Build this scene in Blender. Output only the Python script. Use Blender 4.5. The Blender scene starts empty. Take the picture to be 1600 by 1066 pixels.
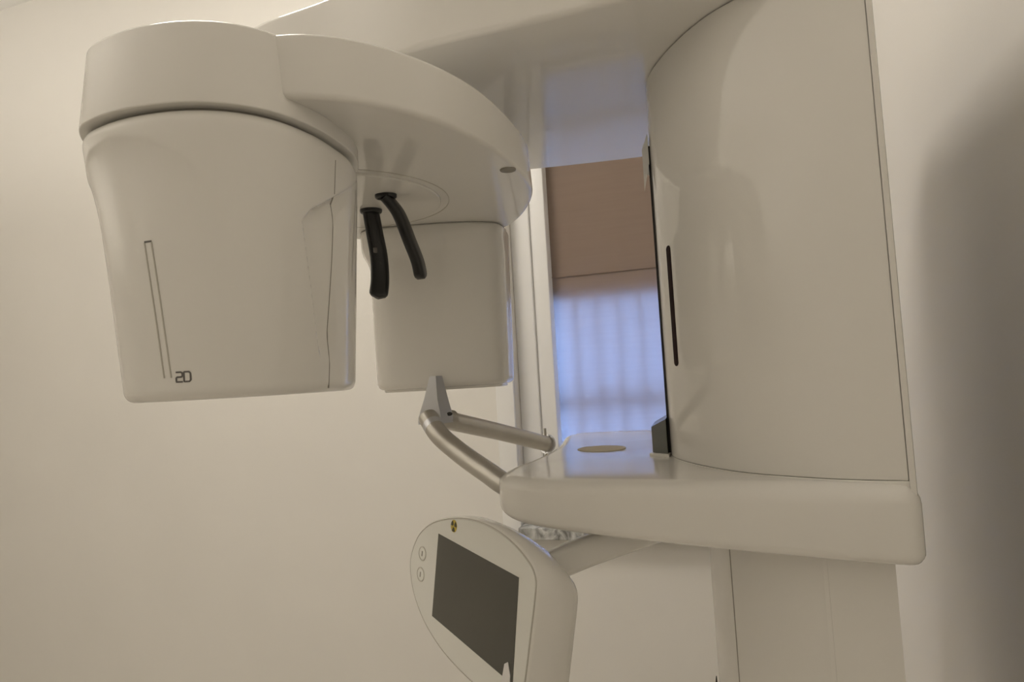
import bpy, bmesh, math, random
from mathutils import Vector, Matrix

# ------------------------------------------------------------------ camera, world, light
EYE = 1.5                                  # lens height above the floor
scn = bpy.context.scene
col = scn.collection
cd = bpy.data.cameras.new('camera'); cam = bpy.data.objects.new('camera', cd); col.objects.link(cam)
cd.sensor_width = 36.0; cd.lens = 22.5; cd.clip_start = 0.02
cam.matrix_world = (Matrix.Translation((0, 0, EYE)) @ Matrix.Rotation(math.radians(93.26), 4, 'X')
                    @ Matrix.Rotation(math.radians(-3.3), 4, 'Z'))
scn.camera = cam
w = bpy.data.worlds.new('sky'); scn.world = w; w.use_nodes = True
w.node_tree.nodes['Background'].inputs[0].default_value = (0.327, 0.50, 1.0, 1)     # overcast evening sky
w.node_tree.nodes['Background'].inputs[1].default_value = 18.0
vs = scn.view_settings
vs.view_transform = 'Standard'; vs.look = 'None'; vs.exposure = -0.15; vs.gamma = 1.0; vs.use_curve_mapping = False
PANEL = (-1.1, 0.75); PANEL_POWER = 20.0          # square ceiling light (a, b) and its emission
FILL_LAMP = (-2.35, -0.30, 0.30); FILL_POWER = 76.0  # added uplighter for ambient fill, unseen at the left (a, b, z)

# ------------------------------------------------------------------ room frame: a runs along the window wall, b towards it
CA, SA = 0.953, 0.303
def W(a, b, z=0.0):
    return Vector((a * CA + b * SA, -a * SA + b * CA, z + EYE))
def AB(x, y):
    return (x * CA - y * SA, x * SA + y * CA)

# ------------------------------------------------------------------ materials
def mat(name, base, rough=0.5, metal=0.0, vary=0.03, scale=6.0, bump=0.0, bscale=200.0, coat=0.0, ior=1.5, emit=None):
    m = bpy.data.materials.new(name); m.use_nodes = True
    nt = m.node_tree; p = nt.nodes['Principled BSDF']
    tc = nt.nodes.new('ShaderNodeTexCoord'); nz = nt.nodes.new('ShaderNodeTexNoise')
    nz.inputs['Scale'].default_value = scale; nz.inputs['Detail'].default_value = 3
    nt.links.new(tc.outputs['Object'], nz.inputs['Vector'])
    rp = nt.nodes.new('ShaderNodeValToRGB')
    rp.color_ramp.elements[0].position = 0.3; rp.color_ramp.elements[1].position = 0.7
    rp.color_ramp.elements[0].color = tuple(c * (1 - vary) for c in base) + (1,)
    rp.color_ramp.elements[1].color = tuple(min(1, c * (1 + vary)) for c in base) + (1,)
    nt.links.new(nz.outputs['Fac'], rp.inputs['Fac']); nt.links.new(rp.outputs['Color'], p.inputs['Base Color'])
    p.inputs['Roughness'].default_value = rough; p.inputs['Metallic'].default_value = metal
    p.inputs['IOR'].default_value = ior
    if coat:
        p.inputs['Coat Weight'].default_value = coat; p.inputs['Coat Roughness'].default_value = 0.04
    if bump:
        n2 = nt.nodes.new('ShaderNodeTexNoise'); n2.inputs['Scale'].default_value = bscale
        bp = nt.nodes.new('ShaderNodeBump'); bp.inputs['Strength'].default_value = bump; bp.inputs['Distance'].default_value = 0.002
        nt.links.new(tc.outputs['Object'], n2.inputs['Vector']); nt.links.new(n2.outputs['Fac'], bp.inputs['Height'])
        nt.links.new(bp.outputs['Normal'], p.inputs['Normal'])
    if emit:
        p.inputs['Emission Color'].default_value = tuple(emit[:3]) + (1,); p.inputs['Emission Strength'].default_value = emit[3]
    return m

M = {}
M['plastic'] = mat('glossy_white_plastic', (0.81, 0.787, 0.738), 0.045, vary=0.012)
M['plastic_back'] = mat('white_plastic', (0.80, 0.777, 0.728), 0.25, vary=0.012)
M['bezel'] = mat('bezel_plastic', (0.77, 0.765, 0.71), 0.2, vary=0.012)
M['wall'] = mat('painted_wall', (0.80, 0.775, 0.725), 0.85, vary=0.015, scale=2.5, bump=0.06, bscale=350)
M['trim'] = mat('white_trim_paint', (0.90, 0.895, 0.88), 0.4, vary=0.01)
M['ceiling'] = mat('ceiling_paint', (0.86, 0.845, 0.81), 0.9, vary=0.01)
M['floor'] = mat('floor_vinyl', (0.72, 0.68, 0.61), 0.4, vary=0.1, scale=9)
M['metal'] = mat('satin_metal', (0.50, 0.48, 0.44), 0.33, metal=0.85, vary=0.04, scale=40)
M['metal_side'] = mat('brushed_metal', (0.62, 0.63, 0.66), 0.28, metal=0.9, vary=0.03, scale=40)
M['black'] = mat('black_plastic', (0.010, 0.010, 0.010), 0.32, vary=0.1)
M['blackgap'] = mat('black_rubber', (0.012, 0.010, 0.009), 0.6, vary=0.1)
M['slot'] = mat('dark_red_acrylic', (0.022, 0.009, 0.009), 0.6, vary=0.1, ior=1.15)
M['seam'] = mat('seam_grey', (0.30, 0.28, 0.24), 0.6, vary=0.03)
M['print'] = mat('grey_print', (0.12, 0.11, 0.10), 0.5, vary=0.03)
M['printsoft'] = mat('light_grey_print', (0.48, 0.45, 0.39), 0.4, vary=0.03)
M['screen'] = mat('screen_glass', (0.060, 0.058, 0.045), 0.16, vary=0.05)
M['yellow'] = mat('yellow_print', (0.55, 0.42, 0.06), 0.5, vary=0.05)
M['olive'] = mat('dark_olive_print', (0.05, 0.045, 0.02), 0.5, vary=0.05)
M['disc'] = mat('beige_matte_plastic', (0.62, 0.56, 0.44), 0.75, vary=0.02)
M['greybox'] = mat('grey_plastic', (0.16, 0.165, 0.15), 0.2, vary=0.06)
M['clear'] = mat('frosted_plastic', (0.74, 0.73, 0.70), 0.15, vary=0.04, scale=60)
M['lampwhite'] = mat('lamp_metal', (0.7, 0.7, 0.68), 0.4)
M['sleeve'] = mat('thin_plastic_sleeve', (0.78, 0.76, 0.74), 0.2, vary=0.02)

def marble():
    m = mat('grey_marble', (0.6, 0.6, 0.58), 0.15)
    nt = m.node_tree; p = nt.nodes['Principled BSDF']
    tc = nt.nodes.new('ShaderNodeTexCoord'); nz = nt.nodes.new('ShaderNodeTexNoise')
    nz.inputs['Scale'].default_value = 14; nz.inputs['Detail'].default_value = 8; nz.inputs['Distortion'].default_value = 2.5
    rp = nt.nodes.new('ShaderNodeValToRGB'); e = rp.color_ramp.elements
    e[0].position = 0.38; e[0].color = (0.16, 0.16, 0.15, 1); e[1].position = 0.62; e[1].color = (0.62, 0.62, 0.60, 1)
    nt.links.new(tc.outputs['Object'], nz.inputs['Vector']); nt.links.new(nz.outputs['Fac'], rp.inputs['Fac'])
    nt.links.new(rp.outputs['Color'], p.inputs['Base Color'])
    return m
M['marble'] = marble()

def blind_fabric():
    m = bpy.data.materials.new('blind_fabric'); m.use_nodes = True; nt = m.node_tree
    nt.nodes.remove(nt.nodes['Principled BSDF']); out = nt.nodes['Material Output']
    tc = nt.nodes.new('ShaderNodeTexCoord'); wv = nt.nodes.new('ShaderNodeTexNoise')
    mp = nt.nodes.new('ShaderNodeMapping'); mp.inputs['Scale'].default_value = (6, 6, 90)
    nt.links.new(tc.outputs['Object'], mp.inputs['Vector']); nt.links.new(mp.outputs['Vector'], wv.inputs['Vector'])
    wv.inputs['Scale'].default_value = 1.0
    rp = nt.nodes.new('ShaderNodeValToRGB'); e = rp.color_ramp.elements
    e[0].color = (0.345, 0.26, 0.205, 1); e[1].color = (0.40, 0.305, 0.245, 1)
    nt.links.new(wv.outputs['Fac'], rp.inputs['Fac'])
    d = nt.nodes.new('ShaderNodeBsdfDiffuse'); t = nt.nodes.new('ShaderNodeBsdfTranslucent')
    nt.links.new(rp.outputs['Color'], d.inputs['Color'])
    t.inputs['Color'].default_value = (0.42, 0.42, 0.44, 1)
    mx = nt.nodes.new('ShaderNodeMixShader'); mx.inputs[0].default_value = 0.3
    nt.links.new(d.outputs[0], mx.inputs[1]); nt.links.new(t.outputs[0], mx.inputs[2]); nt.links.new(mx.outputs[0], out.inputs[0])
    return m
M['blind'] = blind_fabric()

def pane_glass():
    m = bpy.data.materials.new('window_glass'); m.use_nodes = True; nt = m.node_tree
    nt.nodes.remove(nt.nodes['Principled BSDF']); out = nt.nodes['Material Output']
    g = nt.nodes.new('ShaderNodeBsdfGlossy'); g.inputs['Roughness'].default_value = 0.02
    t = nt.nodes.new('ShaderNodeBsdfTransparent'); t.inputs[0].default_value = (0.93, 0.95, 0.95, 1)
    mx = nt.nodes.new('ShaderNodeMixShader'); mx.inputs[0].default_value = 0.07
    nt.links.new(t.outputs[0], mx.inputs[1]); nt.links.new(g.outputs[0], mx.inputs[2]); nt.links.new(mx.outputs[0], out.inputs[0])
    return m
M['glass'] = pane_glass()

M_DIFF = mat('lit_diffuser', (.9, .9, .88), 0.6, emit=(1.0, .93, .84, PANEL_POWER))

# ------------------------------------------------------------------ geometry helpers
WLOC = {}
def finish(name, verts, faces, m, parent=None, smooth=True, angle=35, origin=None):
    """verts are world positions; the object gets its origin at its own centre"""
    vv = [Vector(v) for v in verts]
    lo = Vector((min(v.x for v in vv), min(v.y for v in vv), min(v.z for v in vv)))
    hi = Vector((max(v.x for v in vv), max(v.y for v in vv), max(v.z for v in vv)))
    c = (lo + hi) / 2 if origin is None else Vector(origin)
    me = bpy.data.meshes.new(name); me.from_pydata([v - c for v in vv], [], faces); me.materials.append(M[m] if isinstance(m, str) else m)
    bm = bmesh.new(); bm.from_mesh(me)
    bmesh.ops.remove_doubles(bm, verts=bm.verts, dist=1e-6)
    bmesh.ops.recalc_face_normals(bm, faces=bm.faces)
    if smooth:
        for f in bm.faces: f.smooth = True
        lim = math.radians(angle)
        for e in bm.edges:
            e.smooth = not (len(e.link_faces) == 2 and e.calc_face_angle(0) > lim)
    bm.to_mesh(me); bm.free()
    o = bpy.data.objects.new(name, me); col.objects.link(o)
    WLOC[o.name] = c
    if parent:
        o.parent = parent; o.location = c - WLOC[parent.name]
    else:
        o.location = c
    return o

def empty(name, loc):
    o = bpy.data.objects.new(name, None); col.objects.link(o); o.location = loc; o.empty_display_size = 0.1
    WLOC[o.name] = Vector(loc); return o

def tag(o, label=None, cat=None, group=None, kind=None):
    if label: o['label'] = label
    if cat: o['category'] = cat
    if group: o['group'] = group
    if kind: o['kind'] = kind
    return o

def resample(Q, n, closed=True):
    pts = list(Q) + [Q[0]] if closed else list(Q)
    acc = [0]
    for a, b in zip(pts, pts[1:]): acc.append(acc[-1] + math.dist(a, b))
    T = acc[-1]; res = []; j = 0; m = n if closed else n - 1
    for i in range(n):
        s = T * i / m
        while j < len(acc) - 2 and acc[j + 1] < s: j += 1
        f = (s - acc[j]) / max(acc[j + 1] - acc[j], 1e-9)
        res.append(tuple(x + (y - x) * f for x, y in zip(pts[j], pts[j + 1])))
    return res

def catmull(P, n, closed=True):
    out = []; L = len(P); k = 24
    for i in range(L if closed else L - 1):
        g = (lambda j: P[j % L]) if closed else (lambda j: P[min(max(j, 0), L - 1)])
        p0, p1, p2, p3 = g(i - 1), g(i), g(i + 1), g(i + 2)
        d = lambda a, b: max(math.dist(a, b) ** .5, 1e-6)
        t1 = d(p0, p1); t2 = t1 + d(p1, p2); t3 = t2 + d(p2, p3)
        for q in range(k):
            t = t1 + (t2 - t1) * q / k
            A = lambda a, b, ta, tb: tuple(((tb - t) * x + (t - ta) * y) / (tb - ta) for x, y in zip(a, b))
            A1, A2, A3 = A(p0, p1, 0, t1), A(p1, p2, t1, t2), A(p2, p3, t2, t3)
            out.append(A(A(A1, A2, 0, t2), A(A2, A3, t1, t3), t1, t2))
    if not closed: out.append(tuple(P[-1]))
    return resample(out, n, closed)

def area2(O): return sum(a[0] * b[1] - b[0] * a[1] for a, b in zip(O, O[1:] + O[:1]))
def inset(O, d):
    s = 1 if area2(O) > 0 else -1; n = len(O); R = []
    for i in range(n):
        a, b = O[i - 1], O[(i + 1) % n]; tx, ty = b[0] - a[0], b[1] - a[1]; l = math.hypot(tx, ty) or 1
        R.append((O[i][0] - s * ty / l * d, O[i][1] + s * tx / l * d))
    return R

def loft(name, loops, m, parent=None, cap=True, **k):
    n = len(loops[0]); V = [p for L in loops for p in L]; F = []
    for i in range(len(loops) - 1):
        for j in range(n):
            q = (j + 1) % n
            F.append((i * n + j, i * n + q, (i + 1) * n + q, (i + 1) * n + j))
    if cap:
        F.append(tuple(range(n))); F.append(tuple((len(loops) - 1) * n + j for j in range(n)))
    return finish(name, V, F, m, parent, **k)

def round_profile(z0, z1, r0, r1, k=6):
    """(inset, z) pairs from z0 (bottom) to z1 (top) with rounded edges"""
    P = []
    for i in range(k + 1):
        t = math.pi / 2 * i / k
        P.append((r0 * (1 - math.sin(t)), z0 + r0 * (1 - math.cos(t))))
    for i in range(k + 1):
        t = math.pi / 2 * i / k
        P.append((r1 * (1 - math.cos(t)), z1 - r1 * (1 - math.sin(t))))
    return P

def slab(name, O, z0, z1, r0, r1, m, parent=None, zf=None, **k):
    loops = []
    for d, z in round_profile(z0, z1, r0, r1):
        I = inset(O, d) if d > 1e-7 else O
        loops.append([(p[0], p[1], (zf(p, z) if zf else z) + EYE) for p in I])
    return loft(name, loops, m, parent, **k)

def box(name, ctr, half, m, parent=None, rot=None, bev=0.0, **k):
    bm = bmesh.new(); bmesh.ops.create_cube(bm, size=2)
    for v in bm.verts: v.co = Vector((v.co.x * half[0], v.co.y * half[1], v.co.z * half[2]))
    if bev: bmesh.ops.bevel(bm, geom=bm.edges[:], offset=bev, segments=3, affect='EDGES', profile=0.5)
    R = rot.to_4x4() if rot else Matrix.Identity(4)
    V = [(R @ v.co) + Vector(ctr) for v in bm.verts]; bm.verts.index_update()
    F = [tuple(v.index for v in f.verts) for f in bm.faces]; bm.free()
    return finish(name, V, F, m, parent, **k)
ROOM = Matrix(((CA, SA, 0), (-SA, CA, 0), (0, 0, 1)))
def rbox(name, a0, a1, b0, b1, z0, z1, m, parent=None, bev=0.0, **k):
    return box(name, W((a0 + a1) / 2, (b0 + b1) / 2, (z0 + z1) / 2), (abs(a1 - a0) / 2, abs(b1 - b0) / 2, abs(z1 - z0) / 2), m, parent, ROOM, bev, **k)

def sweep(name, path, sec, m, parent=None, wide=None, n=20, power=2.0, cap=True, **k):
    """path of world points, sec(i,t)->(half wide, half thick); wide = preferred wide axis"""
    P = [Vector(p) for p in path]; loops = []; prev = None
    for i, p in enumerate(P):
        t = (P[min(i + 1, len(P) - 1)] - P[max(i - 1, 0)]).normalized()
        ref = Vector(wide) if wide is not None else (prev if prev is not None else (Vector((0, 0, 1)) if abs(t.z) < .9 else Vector((1, 0, 0))))
        s = (ref - t * ref.dot(t)).normalized(); q = t.cross(s)
        if wide is None: prev = s
        a, b = sec(i, i / (len(P) - 1))
        L = []
        for j in range(n):
            th = 2 * math.pi * j / n; c, d = math.cos(th), math.sin(th)
            x = math.copysign(abs(c) ** (2 / power), c) * a; y = math.copysign(abs(d) ** (2 / power), d) * b
            L.append(p + s * x + q * y)
        loops.append(L)
    return loft(name, loops, m, parent, cap=cap, **k)

def plate(name, O, frame, d0, d1, r, m, parent=None, **k):
    """rounded plate from a 2-D outline in a (origin, u, v, n) frame between depths d0 (front) and d1 along n"""
    o, u, v, n = frame; loops = []
    for d, z in round_profile(d0, d1, r, r):
        I = inset(O, d) if d > 1e-7 else O
        loops.append([o + u * p[0] + v * p[1] + n * z for p in I])
    return loft(name, loops, m, parent, **k)

def ribbon(name, pts, nrm, wd, m, parent=None, closed=False, h=0.0006):
    """thin printed or scored line lying on a surface: pts and outward normals, width wd, a little thickness"""
    V = []; F = []; n = len(pts)
    for i in range(n):
        a = Vector(pts[i - 1] if (i or closed) else pts[0]); b = Vector(pts[(i + 1) % n] if (i < n - 1 or closed) else pts[-1])
        t = (b - a).normalized(); N = Vector(nrm[i]).normalized(); s = t.cross(N).normalized() * wd / 2; p = Vector(pts[i])
        V += [p - s - N * h, p - s + N * h * .6, p + s + N * h * .6, p + s - N * h]
    for i in range(n if closed else n - 1):
        q = (i + 1) % n
        for j in range(4): F.append((i * 4 + j, i * 4 + (j + 1) % 4, q * 4 + (j + 1) % 4, q * 4 + j))
    if not closed: F += [(0, 1, 2, 3), (n * 4 - 4, n * 4 - 3, n * 4 - 2, n * 4 - 1)]
    return finish(name, V, F, m, parent, smooth=False)

# ------------------------------------------------------------------ the room
A0, A1, B0, B1 = -3.3, 0.32, -1.6, 1.95          # inner faces of the walls
FZ, CZ = -EYE, 1.75
WT = 0.45                                         # thick outer wall
WA0, WA1 = -0.621, 0.02                            # window recess
SILL, WTOP = -0.464, 0.85
GB = 2.115                                         # plane of the glazing
tag(rbox('floor', A0 - .2, A1 + .2, B0 - .2, B1 + WT, FZ - .1, FZ, 'floor', smooth=False), 'pale vinyl floor of the x-ray room', 'floor', kind='structure')
tag(rbox('ceiling', A0 - .2, A1 + .2, B0 - .2, B1 + WT, CZ, CZ + .1, 'ceiling', smooth=False), 'off-white painted ceiling', 'ceiling', kind='structure')
tag(rbox('wall_left', A0 - .2, A0, B0 - .2, B1, FZ, CZ, 'wall', smooth=False), 'cream wall on the left side out of frame', 'wall', kind='structure')
tag(rbox('wall_right', A1, A1 + .2, B0 - .2, B1 + WT, FZ, CZ, 'wall', smooth=False), 'cream painted wall behind the white column', 'wall', kind='structure')
tag(rbox('wall_front', A0, A1, B0 - .2, B0, FZ, CZ, 'wall', smooth=False), 'cream wall behind the viewer', 'wall', kind='structure')
def wall_back():
    V = []; F = []
    def bx(a0, a1, b0, b1, z0, z1):
        k = len(V)
        for z in (z0, z1):
            for a, b in ((a0, b0), (a1, b0), (a1, b1), (a0, b1)): V.append(W(a, b, z))
        for f in ((0, 1, 2, 3), (4, 5, 6, 7), (0, 1, 5, 4), (1, 2, 6, 5), (2, 3, 7, 6), (3, 0, 4, 7)): F.append(tuple(k + i for i in f))
    bx(A0 - .2, WA0, B1, B1 + WT, FZ, CZ)
    bx(WA1, A1, B1, B1 + WT, FZ, CZ)
    bx(WA0, WA1, B1, B1 + WT, FZ, SILL - .03)
    bx(WA0, WA1, B1, B1 + WT, WTOP, CZ)
    bx(WA0, WA1, GB, B1 + WT, .275, WTOP)          # lintel behind the blind, above the glass
    return finish('wall_back', V, F, 'wall', smooth=False)
tag(wall_back(), 'cream painted wall behind the machine', 'wall', kind='structure')
# window: frame, glazing bars, panes
win = tag(empty('window_1', W(-.30, GB, SILL)), 'window with white bars behind the blind', 'window', kind='structure')
rbox('frame', WA0, WA0 + .065, 2.000, GB + .05, SILL, WTOP - .02, 'trim', win, .004)
rbox('frame', WA0 + .065, WA0 + .118, 2.012, GB + .05, SILL, WTOP - .02, 'trim', win, .004)
rbox('frame', WA1 - .10, WA1, 2.0, GB + .05, SILL, WTOP - .02, 'trim', win, .004)
rbox('frame', WA0 + .118, WA1 - .10, GB - .03, GB + .05, SILL, SILL + .06, 'trim', win, .004)
rbox('frame', WA0 + .118, WA1 - .10, GB - .03, GB + .05, .240, .275, 'trim', win, .004)
ga0, ga1 = WA0 + .118, WA1 - .10
NB = 6
for i in range(1, NB):
    x = ga0 + (ga1 - ga0) * i / NB
    rbox('glazing_bar', x - .012, x + .012, GB - .026, GB + .03, SILL + .06, .240, 'trim', win, .003)
ZB = (SILL + .06, -.094, .240)
rbox('glazing_bar', ga0, ga1, GB - .022, GB + .028, ZB[1] - .016, ZB[1] + .016, 'trim', win, .003)
for i in range(NB):
    for q in range(2):
        x0 = ga0 + (ga1 - ga0) * i / NB; x1 = ga0 + (ga1 - ga0) * (i + 1) / NB
        rbox('pane', x0, x1, GB + .008, GB + .012, ZB[q], ZB[q + 1], 'glass', win, smooth=False)
tag(rbox('trim_1', WA0 - .06, WA0, B1 - .012, B1, SILL - .03, CZ - .1, 'trim', bev=.003), 'white casing strip beside the window recess', 'trim', kind='structure')
tag(rbox('trim_2', WA0 - .0, WA1 + .04, B1 - .045, GB - .03, SILL - .035, SILL, 'marble', bev=.003), 'grey marble window sill below the blind', 'window sill', kind='structure')
# roller blind hanging in the recess
bl = tag(empty('roller_blind', W(-.30, 2.15, WTOP)), 'tan fabric roller blind with blue daylight behind its lower half', 'blind')
rb0, rb1 = WA0 + .116, WA1 - .105
def blind():
    V = []; F = []; n = 60; k = 30
    for j in range(k + 1):
        z = SILL + .03 + (WTOP - .06 - SILL - .03) * j / k
        for i in range(n + 1):
            a = rb0 + (rb1 - rb0) * i / n
            V.append(W(a, 2.062 + .0006 * math.sin(i * .55 + .6 * math.sin(j * .2)), z))
    for j in range(k):
        for i in range(n): F.append((j * (n + 1) + i, j * (n + 1) + i + 1, (j + 1) * (n + 1) + i + 1, (j + 1) * (n + 1) + i))
    return finish('fabric', V, F, 'blind', bl)
blind()
rbox('bottom_bar', rb0, rb1, 2.055, 2.071, SILL + .015, SILL + .035, 'trim', bl, .003)
sweep('roller_tube', [W(rb0, 2.075, WTOP - .035), W(rb1, 2.075, WTOP - .035)], lambda i, t: (.022, .022), 'trim', bl)
rbox('seam_strip', rb0, rb1, 2.0575, 2.0595, .322, .3255, 'blind', bl, smooth=False)

# ------------------------------------------------------------------ the x-ray machine
mach = empty('dental_xray_machine', W(.10, .845, -EYE))
tag(mach, 'white floor-standing panoramic dental x-ray machine with curved arm and column', 'x-ray machine')

# --- column
near = [(.147, .624), (.10, .633), (.060, .650), (.020, .675), (-.010, .708), (-.038, .752), (-.058, .80), (-.064, .845)]
BC = .845
colab = near + [(a, 2 * BC - b) for a, b in reversed(near[:-1])]
def col_outline(ins=0.0, n=160):
    ab = catmull(colab, n, closed=False)
    O = [tuple(W(a, b)[:2]) for a, b in ab]
    return inset(O, ins) if ins else O
CO = col_outline()
slab('column_cover', CO, -.107, .362, .0015, .0015, 'plastic', mach)
# back shell, a little wider at the wall side
bk = [(.1475, .622), (.152, .622), (.153, .624), (.153, 1.066), (.152, 1.068), (.1475, 1.068)]
slab('column_plinth', inset(CO, -.0008), -.140, -.1072, .001, .001, 'plastic', mach)
slab('column_back', [tuple(W(a, b)[:2]) for a, b in bk], -.150, .465, .003, .003, 'plastic_back', mach)
lo = [(.138, .655), (.10, .660), (.06, .676), (.02, .702), (-.006, .735), (-.022, .79), (-.026, .845)]
loab = lo + [(a, 2 * BC - b) for a, b in reversed(lo[:-1])]
LO = [tuple(W(a, b)[:2]) for a, b in catmull(loab, 140, closed=False)]
lower = slab('lower_column', LO, -EYE + .06, -.12, .002, .002, 'plastic_back', mach)
slab('base_plate', [tuple(W(a, b)[:2]) for a, b in [(.19, .55), (.19, 1.14), (.0, 1.2), (-.2, 1.2), (-.25, .845), (-.2, .49), (.0, .49)]], -EYE, -EYE + .06, .005, .01, 'plastic_back', mach)

def vline(O, frac, z0, z1, wd, m, name, parent, k=2):
    i = frac * len(O); i0 = int(i); f = i - i0
    p = [O[i0][q] + (O[(i0 + 1) % len(O)][q] - O[i0][q]) * f for q in (0, 1)]
    tx, ty = O[i0 + 1][0] - O[i0 - 1][0], O[i0 + 1][1] - O[i0 - 1][1]
    s = 1 if area2(O) > 0 else -1; N = (s * ty, -s * tx, 0)
    pts = [(p[0], p[1], EYE + z0 + (z1 - z0) * j / k) for j in range(k + 1)]
    return ribbon(name, pts, [N] * len(pts), wd, m, parent)
vline(LO, .285, -1.4, -.17, .0012, 'seam', 'seam', lower)
vline(LO, .10, -1.4, -.17, .004, 'plastic', 'ridge', lower)

# --- shelf (patient support table)
shab = [(.157, .70), (.157, .640), (.155, .624), (.148, .6165), (.135, .6150), (.10, .616), (.02, .624), (-.05, .632), (-.12, .640), (-.185, .648), (-.222, .662), (-.245, .692), (-.252, .74), (-.254, .80), (-.256, .90)]
SC = .905
shab = shab[:-2] + [(-.246, .80), (-.243, .90), (-.250, 1.0), (-.262, 1.08), (-.268, 1.13), (-.255, 1.168), (-.20, 1.188), (0, 1.196), (.135, 1.197), (.150, 1.195), (.157, 1.185), (.157, 1.12)]
SO = [tuple(W(a, b)[:2]) for a, b in catmull(shab, 260, closed=False)]
def shelf_z(p, z):
    a, b = AB(p[0], p[1]); t = max(0, min(1, (a + .25) / .40)); lowz = -.146 - .032 * t ** .5
    f = (z + .177) / (.177 - .108)
    return lowz + (-.108 - lowz) * f
shelf = slab('support_table', SO, -.177, -.108, .011, .018, 'plastic', mach, zf=shelf_z)
dc = Vector((.118, .915))
slab('inset_disc', [(dc.x + .034 * math.cos(t * .1309), dc.y + .034 * math.sin(t * .1309)) for t in range(48)], -.1085, -.1072, .0002, .0005, 'disc', shelf)
# --- dark edge strip, slot, bracket and latch on the column's front
def edge_strip():
    i = 76
    p = Vector((CO[i][0], CO[i][1], 0)); q = W(-.068, .845)
    return rbox('edge_strip', -.0652, -.060, .822, .86, -.104, .285, 'blackgap', mach, .001)
edge_strip()
def slot():
    fr = .375; i = int(fr * len(CO)); p = CO[i]; tx, ty = CO[i + 1][0] - CO[i - 1][0], CO[i + 1][1] - CO[i - 1][1]
    l = math.hypot(tx, ty); s = 1 if area2(CO) > 0 else -1
    u = Vector((tx / l, ty / l, 0)); n = -Vector((s * ty / l, -s * tx / l, 0))
    O = []
    for k in range(24):
        t = 2 * math.pi * k / 24; O.append((.0060 * math.cos(t), .0048 * math.sin(t) + (.066 if math.sin(t) > 0 else -.066)))
    return plate('light_slot', O, (Vector((p[0], p[1], EYE + .073)), u, Vector((0, 0, 1)), n), -.0006, .004, .0002, 'slot', mach)
slot()
def wedge(name, pts, zs, m, parent, bev=.001):
    V = [Vector((x, y, z0 + EYE)) for (x, y), (z0, z1) in zip(pts, zs)] + [Vector((x, y, z1 + EYE)) for (x, y), (z0, z1) in zip(pts, zs)]
    n = len(pts); F = [tuple(range(n)), tuple(range(n, 2 * n))] + [(i, (i + 1) % n, n + (i + 1) % n, n + i) for i in range(n)]
    return finish(name, V, F, m, parent, smooth=False)
q = lambda a, b: tuple(W(a, b)[:2])
wedge('clip', [q(-.066, .85), q(-.074, .845), q(-.072, .818), q(-.064, .818)], [(.252, .300), (.262, .286), (.226, .280), (.262, .300)], 'clear', mach)
lt = wedge('latch', [q(-.064, .86), q(-.083, .855), q(-.085, .825), q(-.066, .812)], [(-.106, -.058), (-.106, -.068), (-.104, -.072), (-.106, -.062)], 'greybox', mach)
slab('latch_foot', [q(-.060, .865), q(-.087, .862), q(-.089, .822), q(-.064, .805)], -.1085, -.1045, .0005, .001, 'plastic', lt)

# --- shoulder
sh = [(.318, .560), (.24, .578), (.129, .608), (.032, .640), (-.086, .677), (-.199, .741), (-.302, .789), (-.372, .85), (-.395, .93), (-.36, 1.02), (-.26, 1.085),
      (-.12, 1.118), (.03, 1.113), (.16, 1.095), (.28, 1.070), (.41, 1.03), (.455, 1.01)]
SHO = catmull(sh, 240, closed=False)
slab('shoulder', SHO, .363, .468, .007, .008, 'plastic', mach)

# --- rotating arm with centre disc
ca = [(-.20, .475), (-.165, .464), (-.124, .470), (-.072, .503), (-.024, .562), (.012, .645), (.034, .735), (.030, .820), (.012, .892), (-.02, .95),
      (-.08, 1.00), (-.16, 1.00), (-.22, .94), (-.275, .82), (-.31, .70), (-.32, .60), (-.28, .52)]
CAO = catmull(ca, 260)
def rotating_arm():
    loops = []
    for d, z in round_profile(.217, .272, .005, .005):
        f = (z - .217) / .055
        loops.append([(x - .002 * f, y + .008 * f, z + EYE) for x, y in (inset(CAO, d) if d > 1e-7 else CAO)])
    return loft('rotating_arm', loops, 'plastic', mach)
arm = rotating_arm()
ctr = (-.187, .745)
circ = lambda r, n=96: [(ctr[0] + r * math.cos(2 * math.pi * k / n), ctr[1] + r * math.sin(2 * math.pi * k / n)) for k in range(n)]
slab('centre_disc', circ(.112), .2145, .219, .0015, .0005, 'plastic', arm)
ribbon('ring_groove', [(x, y, EYE + .217) for x, y in circ(.122)], [(0, 0, -1)] * 96, .0008, 'printsoft', arm, closed=True)
sweep('spindle', [Vector((ctr[0] - .02, ctr[1] + .12, EYE + .27)), Vector((ctr[0] - .02, ctr[1] + .12, EYE + .366))], lambda i, t: (.13, .13), 'plastic', mach, n=64)
slab('sensor_eye', [(.006 + .0085 * math.cos(t * .2618), .658 + .0085 * math.sin(t * .2618)) for t in range(24)], .2160, .2175, .0004, .0002, 'seam', arm)

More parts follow.
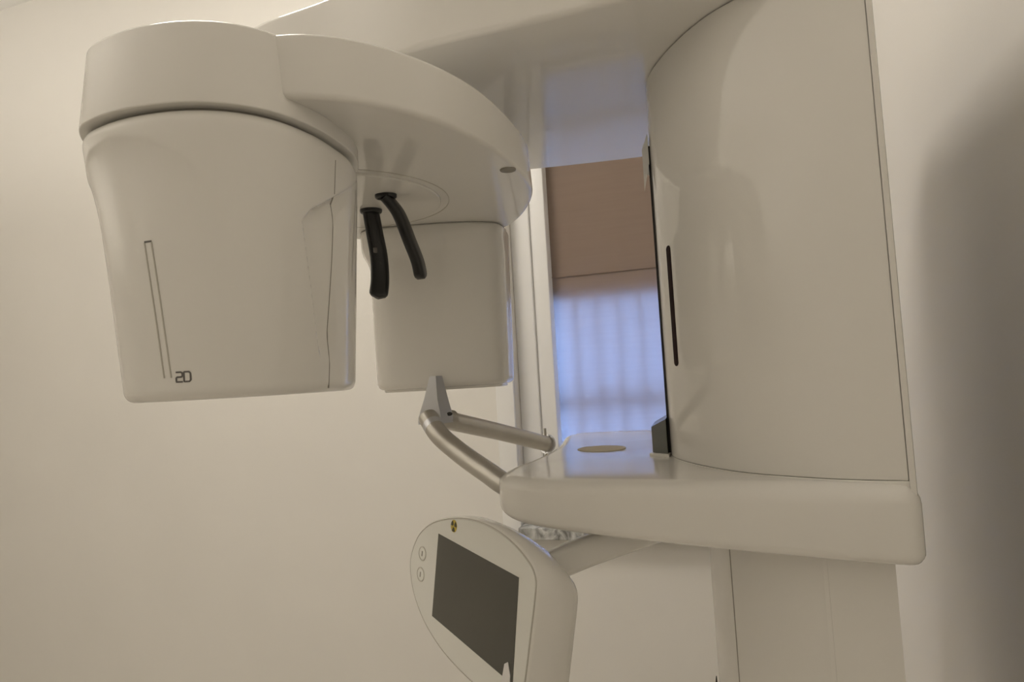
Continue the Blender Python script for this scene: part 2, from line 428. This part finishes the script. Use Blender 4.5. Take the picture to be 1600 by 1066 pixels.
# --- tube head and its cap
HEAD = [(-.312, .466), (-.290, .449), (-.258, .436), (-.220, .431), (-.190, .437), (-.163, .456), (-.143, .490), (-.134, .522), (-.130, .552), (-.139, .598),
        (-.17, .632), (-.23, .645), (-.29, .630), (-.325, .580), (-.332, .515)]
NH = 480
HO = catmull(HEAD, NH)
CAPO = inset(HO, -.001)
def arm_cap():
    loops = []
    for d, z in round_profile(.2025, .272, .0012, .004):
        f = (z - .2025) / .07
        loops.append([(x - .004 * f, y + .017 * f, z + EYE) for x, y in (inset(CAPO, d) if d > 1e-7 else CAPO)])
    return loft('arm_cap', loops, 'plastic', mach)
arm_cap()
HT, HB = .2005, -.003
def sstep(x): x = max(0, min(1, x)); return x * x * (3 - 2 * x)
def pocket(u, z):
    """finger grip scooped into the head's side; u is the index on the 240-step outline"""
    zz = (z - .025) / (.127 - .025)
    left = 75 - 7.3 * max(0, min(1, zz))                     # slanted left edge
    if z > .127: left = 67.5 + (z - .127) / .018 * 6
    top = .136 + (u - 70) / 23 * .036
    dl = (u - left); dt = (top - z) / .0014
    e = sstep(min(dl, dt) / 1.6) if min(dl, dt) > 0 else 0
    fade = (.08 + .92 * sstep(1 - max(0, (u - left)) / 14)) * sstep((z - .018) / .03)
    return .0075 * e * fade
BROW = [(-30, .150), (-4, .168), (5, .1845), (15, .1885), (27, .1830), (37, .167), (44, .143), (50, .10)]
def brow(u, z):
    """shallow dish pressed into the head's face below a curved brow"""
    if u > 120: u -= 240
    if u < -30 or u > 50: return 0.0
    for (u0, z0), (u1, z1) in zip(BROW, BROW[1:]):
        if u0 <= u <= u1: ze = z0 + (z1 - z0) * (u - u0) / (u1 - u0); break
    d = ze - z
    if d <= 0: return 0.0
    return .0060 * (1 - math.exp(-d / .028)) * sstep(d / .006) * sstep((50 - u) / 16) * sstep((u + 30) / 20) * max(0, z + .003) / .19
def head_pt(u, z, ins=0.0, poc=True):
    i = (u * NH / 240) % NH; i0 = int(i); fr = i - i0
    a, b = HO[i0], HO[(i0 + 1) % NH]; x = a[0] + (b[0] - a[0]) * fr; y = a[1] + (b[1] - a[1]) * fr
    p, n_ = HO[i0 - 1], HO[(i0 + 2) % NH]; tx, ty = n_[0] - p[0], n_[1] - p[1]; l = math.hypot(tx, ty)
    s = 1 if area2(HO) > 0 else -1; d = ins + (pocket(u, z) if poc and 60 < u < 110 else 0) + brow(u % 240, z)
    x += -s * ty / l * d; y += s * tx / l * d
    f = (.198 - z) / .2
    return Vector((-.129 - .012 * f + (x + .129) * (1 - .22 * f), y, z + EYE)), Vector((s * ty / l, -s * tx / l, .0))
def tube_head():
    prof = []
    for i in range(7):
        t = math.pi / 2 * i / 6; prof.append((.008 * (1 - math.sin(t)), HB + .008 * (1 - math.cos(t))))
    n = 130
    for i in range(1, n): prof.append((0, HB + .008 + (HT - .012 - HB - .008) * i / n))
    for i in range(9):
        t = math.pi / 2 * i / 8; prof.append((.010 * (1 - math.cos(t)), HT - .012 * (1 - math.sin(t))))
    loops = [[head_pt(j * 240 / NH, z, d)[0] for j in range(NH)] for d, z in prof]
    return loft('tube_head', loops, 'plastic', mach, angle=50)
th = tube_head()
slab('neck', inset(HO, .010), .19, .205, .001, .001, 'seam', mach)
def hline(name, uz, wd, m):
    P = [head_pt(u, z) for u, z in uz]
    return ribbon(name, [p for p, n in P], [n for p, n in P], wd, m, th)
hline('panel_seam', [(83.0 - 2.6 * k / 20, .186 - .186 * k / 20) for k in range(21)], .0006, 'seam')
hline('emblem_line', [(22.0 + 3.1 * k / 20, .108 - .095 * k / 20) for k in range(21)], .0010, 'printsoft')
hline('emblem_line', [(24.4 + 3.2 * k / 20, .108 - .095 * k / 20) for k in range(21)], .0010, 'printsoft')
hline('emblem_cap', [(22.0 + 2.4 * k / 4, .1085) for k in range(5)], .0012, 'print')
# the characters 2D
U0, Z0, CW, CH = 29.3, .0165, 2.1, .0066
def stroke(pts, off):
    uz = []
    for (x0, y0), (x1, y1) in zip(pts, pts[1:]):
        for k in range(5): uz.append((U0 + off + CW * (x0 + (x1 - x0) * k / 4), Z0 - CH * (y0 + (y1 - y0) * k / 4)))
    out = [uz[0]]
    for p in uz[1:]:
        if abs(p[0] - out[-1][0]) + abs(p[1] - out[-1][1]) * 100 > 1e-4: out.append(p)
    hline('lettering', out, .0011, 'print')
stroke([(0, 0), (.8, 0), (1, .12), (1, .4), (.85, .5), (.15, .5), (0, .6), (0, 1), (1, 1)], 0)
stroke([(0, 0), (.8, 0), (1, .15), (1, .85), (.8, 1), (0, 1), (0, 0)], 2.6)

# --- sensor head
sn = [(-.196, .905), (-.178, .884), (-.13, .876), (-.08, .874), (-.04, .878), (-.012, .892), (.0, .925), (.004, .97), (-.005, 1.02), (-.05, 1.045), (-.12, 1.05),
      (-.18, 1.03), (-.203, .98)]
SNO = catmull(sn, 200)
def sensor_head():
    loops = []
    for d, z in round_profile(-.008, .217, .010, .004, 8):
        f = (.217 - z) / .225
        I = inset(SNO, d + .004 * f)
        fl = sstep((z - .165) / .03) * .010
        L = []
        for x, y in I:
            if x < -.16: x -= fl * min(1, (-.16 - x) / .03)
            L.append((x, y - .010 * sstep((z - .17) / .04) * (1 if y < .93 else 0), z + EYE))
        loops.append(L)
    extra = []
    for a, b in zip(loops, loops[1:]):
        extra.append(a)
        if abs(a[0][2] - b[0][2]) > .05:
            for k in range(1, 40):
                z = a[0][2] + (b[0][2] - a[0][2]) * k / 40 - EYE; f = (.217 - z) / .225; fl = sstep((z - .165) / .03) * .010
                I = inset(SNO, .004 * f); L = []
                for x, y in I:
                    if x < -.16: x -= fl * min(1, (-.16 - x) / .03)
                    L.append((x, y - .010 * sstep((z - .17) / .04) * max(0, min(1, (.93 - y) / .03)), z + EYE))
                extra.append(L)
    extra.append(loops[-1])
    return loft('sensor_head', extra, 'plastic', mach, angle=50)
sens = sensor_head()
slab('base_lip', inset(SNO, .014), -.0115, -.004, .002, .001, 'plastic_back', sens)

# --- temple supports (black)
def temple(name, P, sec, wide, flange):
    path = catmull([(x, y, z + EYE) for x, y, z in P], 40, closed=False)
    t = sweep(name, path, sec, 'black', mach, wide=wide, n=24, power=3.2)
    fx, fy, r1, r2 = flange
    slab('flange', [(fx + r1 * math.cos(k * .2618), fy + r2 * math.sin(k * .2618)) for k in range(24)], .2095, .2148, .003, .0005, 'black', t)
    return t
def endround(w0, t0, w1, t1):
    def f(i, t):
        e = 1.0
        if t > .93: e = math.sqrt(max(.02, 1 - ((t - .93) / .07) ** 2))
        return ((w0 + (w1 - w0) * t) * e, (t0 + (t1 - t0) * t) * (0.6 + .4 * e))
    return f
ta = temple('temple_support', [(-.163, .770, .2125), (-.160, .773, .185), (-.157, .778, .155), (-.157, .776, .125), (-.159, .770, .105)],
            endround(.0100, .0055, .0115, .005), (1, .25, 0), (-.163, .772, .0135, .012))
slab('screw', [(-.1585 + .0025 * math.cos(k * .5236), .7655 + .0012 * math.sin(k * .5236)) for k in range(12)], .160, .166, .0004, .0004, 'print', ta)
temple('temple_support', [(-.134, .712, .2125), (-.122, .720, .196), (-.112, .735, .165), (-.105, .747, .140), (-.103, .751, .122)],
       endround(.0105, .0062, .0095, .0068), (.25, 1, 0), (-.133, .713, .0125, .009))

# --- handle and chin bracket
near_bar = [(.04, .712, -.134), (-.0117, .742, -.1245), (-.0397, .775, -.1107), (-.0765, .814, -.0885), (-.1023, .836, -.0674), (-.1180, .860, -.0465)]
far_bar = [(-.102, .885, -.0510), (-.0950, .893, -.0541), (-.0279, 1.00, -.0830), (.0498, 1.10, -.1165)]
hp = catmull([(x, y, z + EYE) for x, y, z in near_bar], 50, closed=False)
handle = sweep('handle', hp, lambda i, t: (.0130, .0130), 'metal', mach, n=28)
fp = catmull([(x, y, z + EYE) for x, y, z in far_bar], 30, closed=False)
hb = sweep('handle', fp, lambda i, t: (.0130, .0130), 'metal', mach, n=28)
e = Vector(fp[-1]); d = (Vector(fp[-1]) - Vector(fp[-2])).normalized()
sweep('end_cap', [e + d * .001 * k for k in range(-2, 11)], lambda i, t: ((.0165 if i < 3 else .0165 * math.sqrt(max(.05, 1 - ((i - 2) / 10.2) ** 2))),) * 2, 'metal_side', hb, n=28)
sweep('end_pin', [e - d * .004 + Vector((0, 0, .026)), e - d * .004 + Vector((0, 0, -.024))], lambda i, t: (.0022, .0022), 'metal', hb, n=12)
def bracket():
    top, bot = .0085, -.060
    def quad(z, xl, xr, y0, y1, xm): return [Vector((xl, y0, z + EYE)), Vector((xm, y0 - .004, z + EYE)), Vector((xr, y1, z + EYE)), Vector((xr - .004, y1 + .016, z + EYE)), Vector((xl + .004, y0 + .022, z + EYE))]
    loops = [quad(top, -.1225, -.1050, .930, .936, -.1130), quad(-.025, -.1320, -.098, .928, .937, -.1120), quad(-.050, -.1410, -.0925, .926, .939, -.1080), quad(bot, -.1415, -.0925, .926, .940, -.1075)]
    loops = [[Vector((p.x * .93, p.y * .93, EYE + (p.z - EYE) * .93)) for p in L] for L in loops]
    return loft('chin_bracket', loops, 'metal_side', mach, angle=20)
br = bracket()
for px, pz in ((-.0965, -.0475),):
    sweep('screw_hole', [Vector((px * .93, .932 * .93, pz * .93 + EYE)), Vector((px * .93 - .0005, .9385 * .93, pz * .93 + EYE))], lambda i, t: (.0026, .0040), 'black', br, n=14)
sweep('collar', [Vector((-.114, .865, -.0507 + EYE)), Vector((-.0885, .891, -.054 + EYE))], lambda i, t: (.0138, .0138), 'metal', br, n=24)
sweep('grip_ring', [Vector(hp[k]) for k in (44, 45, 46)], lambda i, t: (.0131, .0131), 'metal_side', handle, n=28)

# --- control panel on its arm
TL = Vector((-.1048, .812, -.188 + EYE)); u = Vector((.49187, -.87017, -.02955)).normalized()
v = -Vector((-.14772, -.04995, -.98777)); v = (v - u * v.dot(u)).normalized(); n = -u.cross(v)
if n.x < 0: n = -n
FR = (TL, u, v, n)
bez = [(-.086, -.052), (-.070, -.020), (-.035, .004), (.01, .020), (.066, .032), (.12, .0365), (.17, .033), (.208, .0235), (.228, .0135), (.2345, .004), (.2352, -.010), (.2335, -.040), (.2300, -.088), (.226, -.112),
       (.205, -.124), (.15, -.130), (.09, -.131), (.03, -.126), (-.025, -.112), (-.062, -.092), (-.080, -.072)]
BZ = catmull(bez, 160)
def panel_body():
    loops = []
    prof = [(.0015, .0, 0), (.0003, .0012, 0), (0, .003, 0), (-.002, .012, 0), (-.0025, .026, .2), (-.001, .040, .45), (.004, .050, .7), (.014, .057, .9), (.035, .060, 1)]
    for d, z, k in prof:
        I = inset(BZ, d)
        loops.append([TL + u * (p[0]) + v * (p[1] - .36 * max(0, z - .008)) + n * z for p in I])
    return loft('control_panel', loops, 'plastic', mach, angle=40)
cp = panel_body()
plate('bezel', inset(BZ, .0035), FR, -.0007, .001, .0003, 'bezel', cp)
ribbon('bezel_seam', [TL + u * p[0] + v * p[1] - n * .0002 for p in inset(BZ, .0022)], [-n] * len(BZ), .0007, 'printsoft', cp, closed=True)
S = [(.001, -.001), (.2015, -.001), (.207, -.0985), (.0065, -.0985)]
plate('screen', S, FR, -.0012, .001, .0, 'screen', cp)
def at(x, y, h=.0009): return TL + u * x + v * y - n * h
for cx, cy in ((-.044, -.036), (-.043, -.062)):
    O = [(cx + .0115 * math.cos(2 * math.pi * k / 32), cy + .0085 * math.sin(2 * math.pi * k / 32)) for k in range(32)]
    b = plate('button', inset(O, .001), FR, -.0012, .0005, .0003, 'bezel', cp)
    ribbon('button_ring', [at(x, y) for x, y in O], [-n] * 32, .0011, 'printsoft', b, closed=True)
    ribbon('button_mark', [at(cx, cy + .003, .0013), at(cx, cy - .003, .0013)], [-n] * 2, .0022, 'seam', b)
rc = (.043, .0165)
rs = plate('radiation_symbol', [(rc[0] + .0085 * math.cos(2 * math.pi * k / 32), rc[1] + .0072 * math.sin(2 * math.pi * k / 32)) for k in range(32)], FR, -.0010, .0002, .0, 'yellow', cp)
for k in range(3):
    t0 = math.radians(30 + 120 * k - 30 + 0); O = []
    for j in range(5):
        t = t0 + math.radians(60) * j / 4; O.append((rc[0] + .0078 * math.cos(t), rc[1] + .0066 * math.sin(t)))
    for j in range(4, -1, -1):
        t = t0 + math.radians(60) * j / 4; O.append((rc[0] + .0022 * math.cos(t), rc[1] + .0019 * math.sin(t)))
    plate('blade', O, FR, -.0014, .0, .0, 'olive', rs, smooth=False)
# thin clear sleeve tip stuck over the screen's lower corner
sl = [(.186, -.112), (.190, -.086), (.196, -.082), (.2025, -.092), (.2045, -.112)]
plate('protective_film', sl, FR, -.0019, -.0013, .0, 'sleeve', cp, smooth=False)
# arm to the shelf
ap = catmull([tuple(TL + u * .150 + v * -.015 + n * .045), (.062, .704, -.1935 + EYE), (.130, .720, -.1790 + EYE), (.20, .737, -.165 + EYE)], 40, closed=False)
sweep('panel_arm', ap, lambda i, t: (.016, .020), 'plastic_back', mach, wide=(-.2, .2, 1), n=32, power=4)

# --- lights out of frame: a square ceiling panel above the machine and an uplighter added as fill
pa, pb = PANEL
pl = tag(empty('ceiling_panel_light', W(pa, pb, CZ)), 'square white panel light on the ceiling above the machine', 'lamp')
rbox('frame', pa - .32, pa + .32, pb - .32, pb + .32, CZ - .03, CZ - .002, 'lampwhite', pl, .003)
rbox('diffuser', pa - .29, pa + .29, pb - .29, pb + .29, CZ - .036, CZ - .0305, M_DIFF, pl, smooth=False)
ua, ub, uz = FILL_LAMP
ul = tag(empty('fill_uplighter', W(ua, ub, FZ)), 'unseen fill lamp added to brighten the room, shining up at the ceiling', 'lamp')
uc = W(ua, ub, 0)
def lathe(name, prof, m, parent):
    loops = [[(uc.x + r_ * math.cos(2 * math.pi * k / 40), uc.y + r_ * math.sin(2 * math.pi * k / 40), z + EYE) for k in range(40)] for r_, z in prof]
    return loft(name, loops, m, parent, cap=False)
lathe('base', [(.001, FZ + .03), (.13, FZ + .025), (.15, FZ + .01), (.15, FZ), (.001, FZ)], 'lampwhite', ul)
lathe('pole', [(.012, FZ + .02), (.012, uz - .13)], 'lampwhite', ul)
lathe('bowl', [(.001, uz - .14), (.05, uz - .13), (.12, uz - .09), (.17, uz), (.165, uz), (.115, uz - .085), (.045, uz - .122), (.001, uz - .13)], 'lampwhite', ul)
ld = bpy.data.lights.new('fill_bulb', 'POINT'); ld.energy = FILL_POWER; ld.color = (1.0, .94, .86); ld.shadow_soft_size = .03
lo_ = bpy.data.objects.new('fill_bulb', ld); col.objects.link(lo_); lo_.parent = ul; lo_.location = (0, 0, uz - .06 - FZ)

# thin black cable running down the lower column
sweep('cable', [W(-.0275, .80, -.362), W(-.0285, .80, -.385), W(-.0295, .80, -.9), W(-.03, .80, -1.44)], lambda i, t: (.0005 if i == 0 else .0028,) * 2, 'black', mach, n=10)
